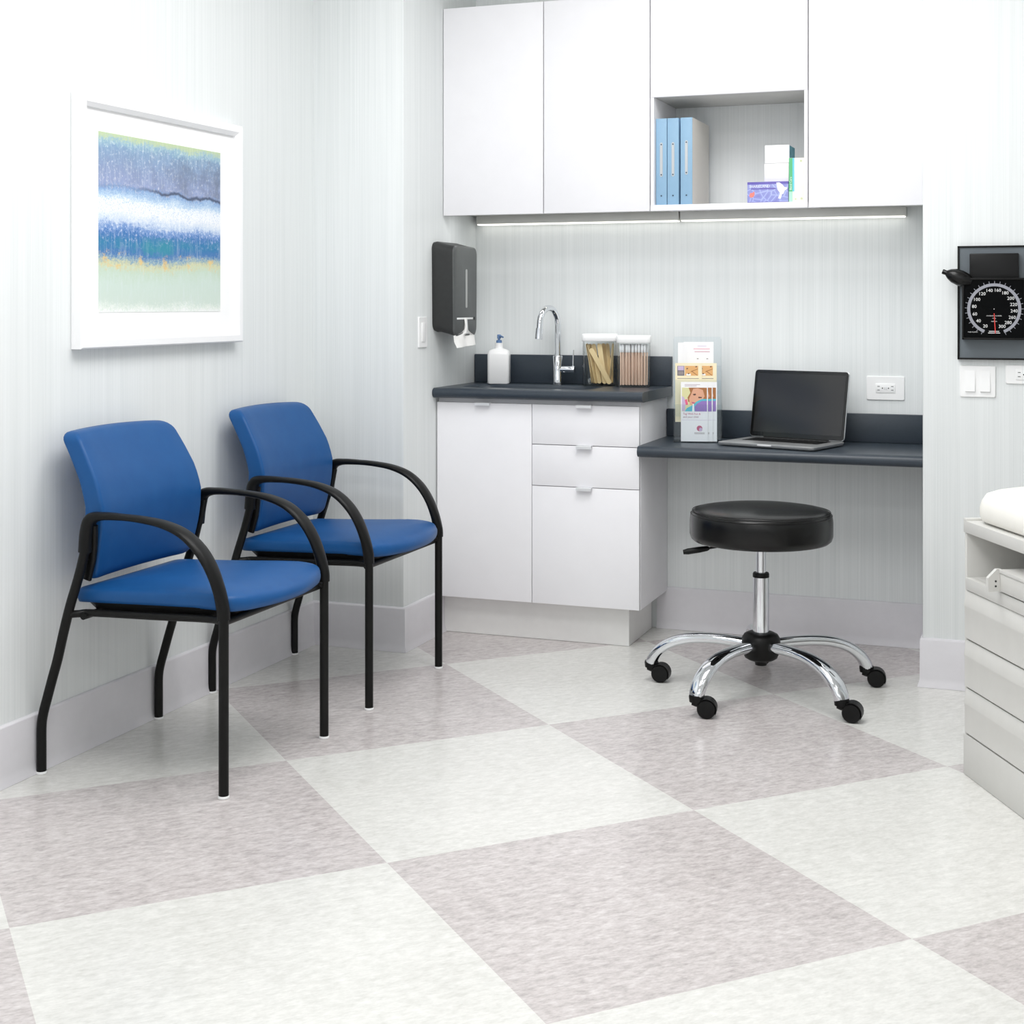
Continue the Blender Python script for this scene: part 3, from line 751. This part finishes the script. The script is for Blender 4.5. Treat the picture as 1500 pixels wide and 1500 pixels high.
# ------------------------------------------------------------------ binders and boxes on the open shelf
SZ = ZB+.0212
bx = [(-1.3005+.0205, .0195, 0, 'leftmost'), (-1.2385+.0005, .0205, 0, 'middle'), (-1.1905+.0005, .0210, 0, 'rightmost')]
first = None
for i, (x, hw, ln, w_) in enumerate(bx):
    t = thing('ring_binder', 'blue ring binder with silver spine pull, %s of the three on the open shelf' % w_, 'binder', (x, 4.975, SZ), 0, 'blue binders on the open shelf')
    t.rotation_euler = (0, radians(-ln), 0)
    L, D = .305, .265
    bm = B(); box(bm, -hw, hw, 0, .003, .0003, L, .0012)
    finish('spine', bm, BINDB, t)
    for s in (-1, 1):
        bm = B(); box(bm, s*hw-.0012-.0012*s, s*hw+.0012-.0012*s, .0031, D, .0003, L, .0008); finish('cover', bm, BINDG if (i == 2 and s == 1) else BINDB, t)
    bm = B(); box(bm, -hw+.004, hw-.004, .02, D-.01, .006, L-.008); finish('pages', bm, PAPER, t)
    zc = .160 if i < 2 else .165
    bm = B()
    pts = [(x_, z_) for x_, z_ in rrect(.0048, .060, .0046, 5, 0, zc)]
    ring = []
    n0 = [(px_*(1 if abs(pz-zc) > .042 else .72), pz) for px_, pz in pts]
    slab_outline(bm, n0, lambda x_, z_: (x_, -.0001, z_), lambda x_, z_: (x_, -.0016, z_)); p = finish('spine_pull', bm, STEEL, t)
    bm = B()
    for z_ in (zc-.053, zc+.053, .033): lathe(bm, [(.0026, -.0026), (.0026, 0)], seg=10, axis='y', origin=(0, -.0001, z_))
    finish('rivets', bm, NAVY, t)
def purple_mat():
    m = mat('purple_box_print', (120, 112, 190), .5); t = NT(m)
    tc = t.n('ShaderNodeTexCoord'); s = t.n('ShaderNodeSeparateXYZ'); t.l(tc.outputs['Object'], s.inputs[0])
    vo = t.n('ShaderNodeTexVoronoi', feature='DISTANCE_TO_EDGE'); vo.inputs['Scale'].default_value = 42; t.l(tc.outputs['Object'], vo.inputs['Vector'])
    water = t.ramp(vo.outputs['Distance'], [(0., s2l((186, 198, 238))), (.06, s2l((152, 158, 214))), (.4, s2l((136, 138, 202)))])
    band = t.ramp(t.math('DIVIDE', s.outputs[2], .074), [(0., (1, 1, 1)), (.055, (1, 1, 1)), (.07, (0, 0, 0)), (.86, (0, 0, 0)), (.90, (1, 1, 1)), (1., (1, 1, 1))])
    t.l(t.mix(band, water, s2l((98, 88, 172))), t.b.inputs['Base Color']); return m
pb = thing('glove_box', 'purple printed cardboard box with white shark, on the open shelf', 'box', (-.9105, 5.0, SZ))
bm = B(); box(bm, -.0705, .0705, 0, .12, .0003, .074, .0008); finish('carton', bm, purple_mat(), pb)
bm = B(); text_bm(bm, 'SHARKLAND', .0125, facing_front(-.028, -.0004, .0585)); finish('title', bm, GW_, pb)
PUR = mat('purple_ink', (110, 98, 178), .5); CORAL = mat('coral_ink', (238, 132, 122), .5)
bm = B(); box(bm, -.058, .028, -.0006, -.0001, .0485, .0525); finish('title_bar', bm, PUR, pb)
bm = B(); slab_outline(bm, [(.030, .070), (.040, .071), (.052, .062), (.058, .054), (.069, .052), (.064, .044), (.060, .044), (.054, .030), (.050, .031), (.045, .014), (.036, .016), (.043, .034), (.034, .046)],
                       lambda x, z: (x, -.0002, z), lambda x, z: (x, -.0012, z)); finish('shark_emblem', bm, GW_, pb)
bm = B(); slab_outline(bm, [(-.064, .026), (-.060, .036), (-.052, .037), (-.046, .042), (-.045, .030), (-.050, .022), (-.058, .020)], lambda x, z: (x, -.0002, z), lambda x, z: (x, -.001, z)); finish('star_emblem', bm, CORAL, pb)
TEAL = noisy('teal_print', (78, 150, 166), 22, 25, .5)
for k, (z, dx, lb) in enumerate(((SZ+.0745, -.002, 'plain white carton lying on the purple box, under another white carton'), (SZ+.1395, 0, 'white carton with teal side, topmost of the stack on the purple box'))):
    t = thing('carton', lb, 'box', (-.8835+dx, 5.03, z), 0, 'white cartons on the open shelf')
    bm = B(); box(bm, -.042, .042, 0, .115, .0003, .0645 if k == 0 else .063, .0008); finish('carton_body', bm, PLATE, t)
    bm = B(); box(bm, .0421, .0429, .006, .112, .003, .061); finish('side_print', bm, TEAL, t)
gb = thing('carton', 'cream and green carton standing upright at the right end of the open shelf', 'box', (-.8085, 5.0, SZ))
CREAM = noisy('cream_print', (252, 240, 228), 6, 30, .5)
bm = B(); box(bm, -.029, .029, 0, .10, .0003, .153, .0008); finish('carton_body', bm, CREAM, gb)
GRN = mat('green_print', (96, 188, 130), .5); MINT = mat('mint_print', (176, 228, 204), .5); SKYB = mat('sky_print', (108, 206, 238), .5); LEAF = mat('leaf_print', (206, 214, 176), .6)
bm = B(); box(bm, -.0288, -.0165, -.0008, -.0001, .038, .1525); finish('green_band', bm, GRN, gb)
bm = B(); box(bm, -.0288, -.0165, -.0008, -.0001, .001, .0378); finish('mint_band', bm, MINT, gb)
bm = B(); box(bm, -.0164, -.0105, -.0008, -.0001, .038, .1525); finish('blue_band', bm, SKYB, gb)
bm = B(); text_bm(bm, 'Band Care', .0105, Matrix.Translation((-.0225, -.0010, .066)) @ RX90 @ Matrix.Rotation(pi/2, 4, 'Z')); finish('lettering', bm, GW_, gb)
bm = B()
for x_, z_, r_ in ((.012, .142, .004), (.014, .013, .004), (-.006, .012, .003)): lathe(bm, [(r_, -.0007), (r_, 0)], seg=10, axis='y', origin=(x_, -.0001, z_))
finish('leaf_dots', bm, LEAF, gb)

# ------------------------------------------------------------------ brochure holder
bh = thing('brochure_holder', 'clear acrylic three-tier brochure stand on the desk, left of the laptop', 'brochure holder', (-1.168, 5.055, DZ), radians(14))
W = .083
def sheet(y0, z0, y1, z1, th=.003, w=W):
    bm = B(); loft(bm, [[(sx*w, y0, z0), (sx*w, y0+th, z0), (sx*w, y1+th, z1), (sx*w, y1, z1)] for sx in (-1, 1)]); return bm
finish('back_panel', sheet(.085, .002, .115, .372), ACRYL, bh)
bm = B()
for s in (-1, 1):
    loft(bm, [[(s*W+o_x, y, z) for y, z in ((-.012, .0005), (.092, .0005), (.112, .365), (.085, .365), (.070, .26), (.045, .25), (.03, .14), (-.006, .13))] for o_x in (0, s*.003)])
finish('side_panel', bm, ACRYL, bh)
for y, z0, z1 in ((-.010, .004, .135), (.028, .09, .22), (.064, .17, .27)):
    finish('pocket_front', sheet(y, z0, y+.006, z1, .0025, W-.0005), ACRYL, bh)
bm = B(); box(bm, -W, W, -.012, .09, .0002, .0035); finish('foot_plate', bm, ACRYL, bh)
INKS = {k: mat('ink_'+k, c, .6) for k, c in dict(skin=(226, 170, 140), hair=(170, 112, 66), dark=(96, 66, 60), lime=(224, 220, 168), teal=(92, 188, 206), violet=(150, 122, 190), pink=(232, 104, 140), lilac=(206, 186, 216), rose=(196, 96, 130), grey=(150, 140, 140), cream=(248, 236, 200), orange=(228, 176, 116), slate=(110, 106, 120), line=(160, 120, 140), white=(250, 250, 250)).items()}
IK = list(INKS); IM = [INKS[k] for k in IK]
BROW = mat('brochure_white', (249, 248, 249), .45); BROC = mat('brochure_cream', (247, 236, 202), .45)
def poly(bm, ink, pts, lift):
    slab_outline(bm, pts, lambda x, z: (x, -.0001, z), lambda x, z: (x, -.0002-.00012*lift, z), mi=IK.index(ink))
def brochure(x, y, z, lean, label, kind, dark=False):
    root = thing('brochure', label, 'brochure', (0, 0, 0), 0, 'brochures in the acrylic stand')
    hw, h = .0475, .210
    bm = B(); box(bm, -hw, hw, 0, .0012, 0, h); finish('leaflet', bm, BROC if kind == 'mid' else BROW, root)
    bm = B()
    if kind == 'front':
        b, t_, l, r = .106, .190, -.044, .044
        poly(bm, 'lime', [(l, b), (r, b), (r, t_), (l, t_)], 1)
        poly(bm, 'hair', [(-.020, t_), (r, t_), (r, .150), (.0, .135), (-.022, .140), (-.024, .155), (-.014, .172)], 2)
        poly(bm, 'skin', [(-.004, .186), (.012, .188), (.030, .182), (.036, .160), (.028, .146), (.012, .140), (-.006, .126), (-.016, .130), (-.019, .150), (-.012, .166)], 3)
        poly(bm, 'dark', [(-.006, .167), (.004, .169), (.006, .164), (-.002, .162)], 4); poly(bm, 'dark', [(.014, .158), (.026, .157), (.026, .153), (.014, .153)], 4)
        poly(bm, 'rose', [(-.010, .140), (.0, .138), (.004, .134), (-.008, .134)], 4)
        poly(bm, 'lilac', [(l, b+.002), (-.034, b), (-.030, .140), (-.036, .155), (l, .160)], 2); poly(bm, 'pink', [(-.030, .128), (-.022, .130), (-.026, .150), (-.034, .146)], 3)
        poly(bm, 'teal', [(-.034, b), (r, b), (r, .150), (.026, .150), (.006, .140), (-.010, .126), (-.026, .118)], 4)
        poly(bm, 'violet', [(.002, b), (r, b), (r, .143), (.026, .143), (.010, .134), (.0, .122)], 5)
        poly(bm, 'white', [(-.008, b), (.0, b), (-.002, .132), (-.006, .132)], 6)
        text_bm(bm, 'Tag With Fun &', .0095, facing_front(-.040, -.0003, .097), 'LEFT', IK.index('rose')); text_bm(bm, 'and your child', .0095, facing_front(-.040, -.0003, .086), 'LEFT', IK.index('line'))
        poly(bm, 'lilac', [(-.044, .0752), (.044, .0752), (.044, .0760), (-.044, .0760)], 1)
        c_ = [(.018+.010*cos(radians(a)), .046+.010*sin(radians(a))) for a in range(0, 360, 20)]; poly(bm, 'rose', c_, 1)
        c_ = [(.022+.006*cos(radians(a)), .042+.0065*sin(radians(a))) for a in range(0, 360, 20)]; poly(bm, 'lilac', c_, 2)
        for zz in (.030, .0265): poly(bm, 'grey', [(.0, zz), (.036, zz), (.036, zz+.0014), (.0, zz+.0014)], 1)
        for zz, r_ in ((.2005, .026), (.1955, .014)): poly(bm, 'line', [(-.034, zz), (r_-.006, zz), (r_-.006, zz+.0012), (-.034, zz+.0012)], 1)
    elif kind == 'mid':
        poly(bm, 'slate', [(-.040, .165), (-.015, .165), (-.015, .200), (-.040, .200)], 1); poly(bm, 'lilac', [(-.038, .184), (-.017, .184), (-.017, .199), (-.038, .199)], 2); poly(bm, 'grey', [(-.037, .168), (-.018, .168), (-.018, .181), (-.037, .181)], 2)
        poly(bm, 'orange', [(-.013, .165), (.034, .165), (.034, .200), (-.013, .200)], 1)
        for a in ((-.008, .188), (.024, .195), (-.003, .170)): poly(bm, 'dark', [(a[0], a[1]), (a[0]+.006, a[1]+.001), (a[0]+.005, a[1]+.005), (a[0]+.001, a[1]+.004)], 3)
        poly(bm, 'hair', [(.008, .178), (.033, .188), (.033, .190), (.008, .181)], 2); poly(bm, 'hair', [(.010, .180), (.030, .166), (.032, .167), (.013, .181)], 2)
        poly(bm, 'white', [(-.008, .166), (.008, .166), (.008, .172), (-.008, .172)], 2)
        poly(bm, 'grey', [(-.040, .154), (.036, .154), (.036, .156), (-.040, .156)], 1)
    else:
        for zz, a_, b_, ink in ((.194, -.010, .022, 'lilac'), (.184, -.024, .034, 'pink'), (.174, -.020, .034, 'rose')): poly(bm, ink, [(a_, zz), (b_, zz), (b_, zz+.0016), (a_, zz+.0016)], 1)
        for a_ in (-.012, .022): poly(bm, 'grey', [(a_, .148), (a_+.006, .148), (a_+.006, .151), (a_, .151)], 1)
    finish('printing', bm, IM, root, recalc=True)
    R_ = Matrix.Rotation(radians(14), 4, 'Z')
    root.location = bh.location+R_.to_3x3() @ Vector((x, y, z)); root.rotation_euler = (R_ @ Matrix.Rotation(radians(-lean), 4, 'X')).to_euler()
brochure(-.012, -.003, .0045, 3, 'white brochure of a girl on a pillow, fully visible, frontmost in the acrylic stand', 'front')
brochure(.005, .001, .0045, 3, 'white brochure tucked just behind the frontmost girl brochure, second from the front', 'front')
brochure(.020, .005, .0045, 3, 'white brochure in the bottom pocket, rearmost, only its right edge strip visible', 'front')
brochure(-.032, .034, .070, 3, 'cream brochure with grey squares, in the middle pocket, left one', 'mid')
brochure(.020, .038, .070, 3, 'cream brochure in the middle pocket, behind and right of the other cream one', 'mid')
brochure(.010, .071, .145, 3, 'white brochure with pink text lines, in the top pocket, frontmost', 'top')
brochure(-.002, .075, .145, 3, 'plain white brochure edge in the top pocket, second behind the pink-lettered one', 'top')
brochure(-.022, .079, .1425, 3, 'plain white brochure edge in the top pocket, leftmost and lowest', 'top')

# ------------------------------------------------------------------ laptop
LA = radians(-17)
lp = thing('laptop', 'open silver laptop with dark blank screen on the desk counter', 'laptop', (-.871, 5.036, DZ), LA)
hw, hd = .182, .124
bm = B(); loft(bm, [[(x, y, z) for x, y in rrect(hw-k, hd-k, .014, 5)] for k, z in ((.010, .0012), (.003, .0035), (0, .008), (0, .0135), (.0012, .0145))])
lb = finish('base', bm, STEELD, lp, sharp=50)
bm = B(); box(bm, -.144, .144, -.016, .094, .0142, .0147); finish('keyboard_well', bm, mat('key_well', (60, 61, 63), .5), lb)
bm = B()
for r in range(6):
    for c in range(14):
        x = -.1335+c*.0205; y = -.006+r*.0178
        if r == 0 and 4 <= c <= 8:
            if c == 4: box(bm, x-.0085, x+.0905, y-.0075, y+.0075, .0146, .0158, .0005)
            continue
        box(bm, x-.0088, x+.0088, y-.0075, y+.0075, .0146, .0158, .0005)
k = finish('keyboard_keys', bm, BLACKP, lb); k['label'] = 'black laptop keys'; k['kind'] = 'stuff'
bm = B(); box(bm, -.052, .052, -.108, -.034, .0143, .0148, .0002); finish('trackpad', bm, mat('trackpad_grey', (164, 165, 166), .3, metal=.5), lb)
bm = B(); box(bm, -.026, .026, -.1262, -.123, .0085, .0140, .0008); finish('finger_notch', bm, PLATE2, lb)
lid = thing('lid_tmp', '', '')
tilt = radians(-11)
LT = Matrix.Translation((0, hd-.010, .0165)) @ Matrix.Rotation(tilt, 4, 'X')
def lidded(bm): bm.transform(LT); return bm
bpy.data.objects.remove(lid)
Hh = .243
bm = B(); loft(bm, [[(x, y, z) for x, z in rrect(hw-k, Hh/2-k, .013, 5, 0, Hh/2)] for k, y in ((.0012, -.0002), (0, .001), (0, .0055), (.003, .007))]); ld = finish('lid', lidded(bm), STEEL, lp, sharp=50)
bm = B(); loft(bm, [[(x, y, z) for x, z in rrect(hw-.0015, Hh/2-.0015, .012, 5, 0, Hh/2)] for y in (-.0006, -.0002)]); finish('bezel', lidded(bm), mat('bezel_black', (14, 14, 15), .15), ld)
bm = B(); box(bm, -hw+.012, hw-.012, -.0009, -.0006, .018, Hh-.013); finish('display', lidded(bm), mat('blank_screen', (40, 40, 41), .12), ld)
bm = B(); sweep(bm, [(-.125, hd-.009, .0150), (.125, hd-.009, .0150)], .0045, ref=(0, 1, 0), seg=12); finish('hinge', bm, BLACKP, lp)

# ------------------------------------------------------------------ rolling stool
so = thing('rolling_stool', 'round black vinyl stool on five chrome arms with casters, in front of the desk', 'stool', (-.842, 4.51, 0))
bm = B(); R_ = .2205
lathe(bm, [(.05, .470), (.195, .470), (.208, .473), (.216, .480), (R_, .494), (R_, .535), (.2185, .550), (.2145, .5605), (.2105, .5640), (.2085, .5640), (.2070, .5668), (.2000, .5700), (.17, .5750), (.12, .5775), (.06, .5785), (.0, .5788)], seg=72)
se = finish('seat', bm, VINYLK, so, sharp=60)
bm = B()
for r, z, q in ((.2170, .5560, .0014), (.2125, .5655, .0012)):
    n = 72; rings = []
    for k in range(n+1):
        a = 2*pi*k/n; rings.append([((r+q*cos(b))*cos(a), (r+q*cos(b))*sin(a), z+q*sin(b)) for b in [2*pi*j/6 for j in range(6)]])
    loft(bm, rings, cap=False)
finish('seam_piping', bm, BLACKP, se)
bm = B(); lathe(bm, [(.07, .455), (.075, .458), (.075, .4695)], seg=32); finish('mounting_plate', bm, BLACKM, so)
bm = B(); lathe(bm, [(.0155, .30), (.0155, .455)], seg=32); finish('gas_lift', bm, CHROME, so)
bm = B(); lathe(bm, [(.0195, .359), (.0255, .360), (.0255, .370), (.0235, .374), (.0165, .374)], seg=32); finish('collar', bm, BLACKP, so)
bm = B(); lathe(bm, [(.025, .17), (.025, .3595)], seg=40); finish('column', bm, CHROME, so)
bm = B(); lathe(bm, [(.012, .086), (.018, .087), (.020, .100), (.038, .103), (.050, .110), (.055, .122), (.058, .142), (.060, .160), (.058, .172), (.052, .182), (.040, .188), (.0252, .190)], seg=40); finish('hub', bm, BLACKP, so)
for k in range(5):
    a = radians(177+72*k); ca, sa = cos(a), sin(a)
    P2 = lambda r, z: (r*ca, r*sa, z)
    bm = B()
    pts = smooth([P2(.040, .150), P2(.10, .154), P2(.17, .155), P2(.235, .148), P2(.290, .130), P2(.330, .102), P2(.350, .076), P2(.356, .060)], 6)
    sweep(bm, pts, [(.019, .0165), (.020, .016), (.022, .0155), (.0245, .016), (.0265, .0165), (.0265, .0175), (.0245, .018), (.0225, .018)], ref=(-sa, ca, 0), seg=20, sq=.85)
    finish('leg', bm, CHROME, so)
    # caster swivelled towards +X -Y
    ct = bpy.data.objects.new('caster', None); COL.objects.link(ct); ct.parent = so; ct.location = (.356*ca, .356*sa, 0); ct.rotation_euler = (0, 0, radians(2+(0, 6, -4, 5, 20)[k])); ct.empty_display_size = .03
    bm = B(); lathe(bm, [(.021, .045), (.0225, .060), (.021, .0655), (.006, .066)], seg=20)
    pts = [(.000, 0, .052), (.018, 0, .052), (.034, 0, .052)]
    sweep(bm, [(-.012, 0, .048), (.0, 0, .046), (.020, 0, .040), (.030, 0, .032)], [(.012, .014), (.014, .016), (.010, .014), (.008, .010)], ref=(0, 1, 0), seg=12)
    # hood over the wheel
    hd_ = []
    for j in range(10):
        b = radians(-30+150*j/9); hd_.append([(.030+rr*cos(b), yy, .0285+rr*sin(b)) for rr, yy in ((.0305, -.021), (.0305, .021), (.0285, .021), (.0285, -.021))])
    loft(bm, hd_)
    finish('fork', bm, BLACKP, ct)
    for s in (-1, 1):
        bm = B(); lathe(bm, [(.012, .004*s), (.0268, .004*s), (.0278, .007*s), (.0278, .017*s), (.0255, .0205*s), (.018, .0215*s), (.0, .0215*s)], seg=28, axis='y', origin=(.030, 0, .0280)); finish('wheel', bm, BLACKP, ct)
bm = B(); dl = Vector((-.95, -.24, -.17)).normalized(); c0 = Vector((-.060, -.02, .464))
sweep(bm, [c0, c0+dl*.08, c0+dl*.125], .0035, ref=(0, 1, 0), seg=8)
sweep(bm, [c0+dl*.098, c0+dl*.105, c0+dl*.130, c0+dl*.165, c0+dl*.180], [(.005, .005), (.0085, .008), (.0115, .0095), (.0125, .0095), (.009, .007)], ref=(0, 1, 0), seg=14); finish('height_lever', bm, BLACKP, so)

# ------------------------------------------------------------------ exam table
et = thing('exam_table', 'grey medical exam table with drawers and ivory padded top at the right edge', 'exam table', (-.208, 3.914, 0), math.atan2(-.8926, .4508))
L, D = 1.35, .60
bm = B()
box(bm, 0, L, .016, D, .003, .476, .002); box(bm, 0, .012, .004, D, .003, .62, .001); box(bm, L-.012, L, .004, D, .003, .62, .001); box(bm, .012, L-.012, D-.015, D, .476, .62)
box(bm, .0125, L-.0125, .0005, .02, .4765, .508, .001); box(bm, .0125, L-.0125, .018, D, .488, .508)
finish('body', bm, TABLE, et)
bm = B(); box(bm, 0, L, 0, D, .622, .653, .002); box(bm, 0, .018, 0, D, .650, .659, .002); finish('top_frame', bm, TABLE, et)
def drawer(z0, z1):
    bm = B()
    prof = [(.0155, z0), (.002, z0), (0, z0+.002), (0, z1-.046), (-.0012, z1-.042), (-.0016, z1-.036), (.003, z1-.004), (.005, z1), (.0155, z1)]
    loft(bm, [[(x, y, z) for y, z in prof] for x in (.008, L-.008)]); finish('drawer', bm, TABLE, et, sharp=25)
drawer(.352, .474); drawer(.228, .347); drawer(.109, .223)
bm = B(); box(bm, .0, L, .000, .0155, .001, .105, .0015); finish('plinth', bm, TABLE, et)
bm = B()
slab_outline(bm, [(-.034, .512), (.0, .512), (.0, .566), (-.012, .566), (-.034, .545)], lambda y, z: (.208, y, z), lambda y, z: (.220, y, z))
box(bm, .220, L-.2, -.004, .002, .5125, .556, .001); box(bm, .220, L-.2, -.006, .20, .5565, .566, .001)
tr = finish('pull_out_tray', bm, TABLE, et)
bm = B()
for z_ in (.525, .537): lathe(bm, [(.0026, 0), (.0026, .0006)], seg=10, axis='x', origin=(.220, -.015, z_))
finish('bracket_holes', bm, SLOT, tr)
bm = B(); rs = []
cx, cy, pw, pd = .004+.64, D/2, .64, D/2-.012
for k, z in ((.018, .6545), (.005, .661), (0, .673), (0, .694), (.004, .711), (.013, .728), (.034, .738), (.07, .747), (.12, .753), (.2, .756)):
    rs.append([(x, y, z) for x, y in rrect(pw-k, pd-k, max(.04, .085-k*.3), 10, cx, cy)])
loft(bm, rs); finish('pad', bm, PAD, et, sharp=60)

# ------------------------------------------------------------------ lights (ceiling fittings, an added niche lamp and the open bright side behind the camera)
def area(name, loc, sx, sy, power, rot=(0, 0, 0), col=(1, 1, 1)):
    l = bpy.data.lights.new(name, 'AREA'); l.shape = 'RECTANGLE'; l.size = sx; l.size_y = sy; l.energy = power; l.color = col
    o = bpy.data.objects.new(name, l); COL.objects.link(o); o.location = loc; o.rotation_euler = rot; return o
area('ceiling_light_panel', (-.95, 3.65, H-.03), 1.2, .9, 20)
area('ceiling_light_panel', (-1.3, 2.4, H-.03), 1.0, 1.0, 20)
area('ceiling_light_panel', (.7, 2.2, H-.03), .6, 1.2, 3)
area('ceiling_light_panel', (-.5, .3, H-.03), 1.2, .6, 16)
area('added_niche_fill_light', (-1.27, 5.04, ZB+.012), 1.55, .03, 1.1)  # added hidden lamp to brighten the niche wall, separate from the light bars
w = bpy.data.worlds.new('daylight'); sc.world = w; w.use_nodes = True
bg = w.node_tree.nodes['Background']; bg.inputs[0].default_value = (.96, .98, 1., 1); bg.inputs[1].default_value = 1.15

# ------------------------------------------------------------------ camera
cam = bpy.data.cameras.new('camera'); co = bpy.data.objects.new('camera', cam); COL.objects.link(co)
co.location = (0, 0, 1.21); co.rotation_euler = (pi/2, 0, radians(20.2977))
cam.sensor_width = 36; cam.lens = 2128.58/1500*36; cam.shift_y = -(750-444.87)/1500; cam.clip_start = .02
sc.camera = co
sc.view_settings.view_transform = 'Standard'; sc.view_settings.look = 'None'; sc.view_settings.gamma = 1
sc.view_settings.exposure = 0.46; sc.view_settings.use_curve_mapping = False
sc.cycles.use_denoising = True; sc.cycles.max_bounces = 10; sc.cycles.transparent_max_bounces = 16; sc.cycles.diffuse_bounces = 5
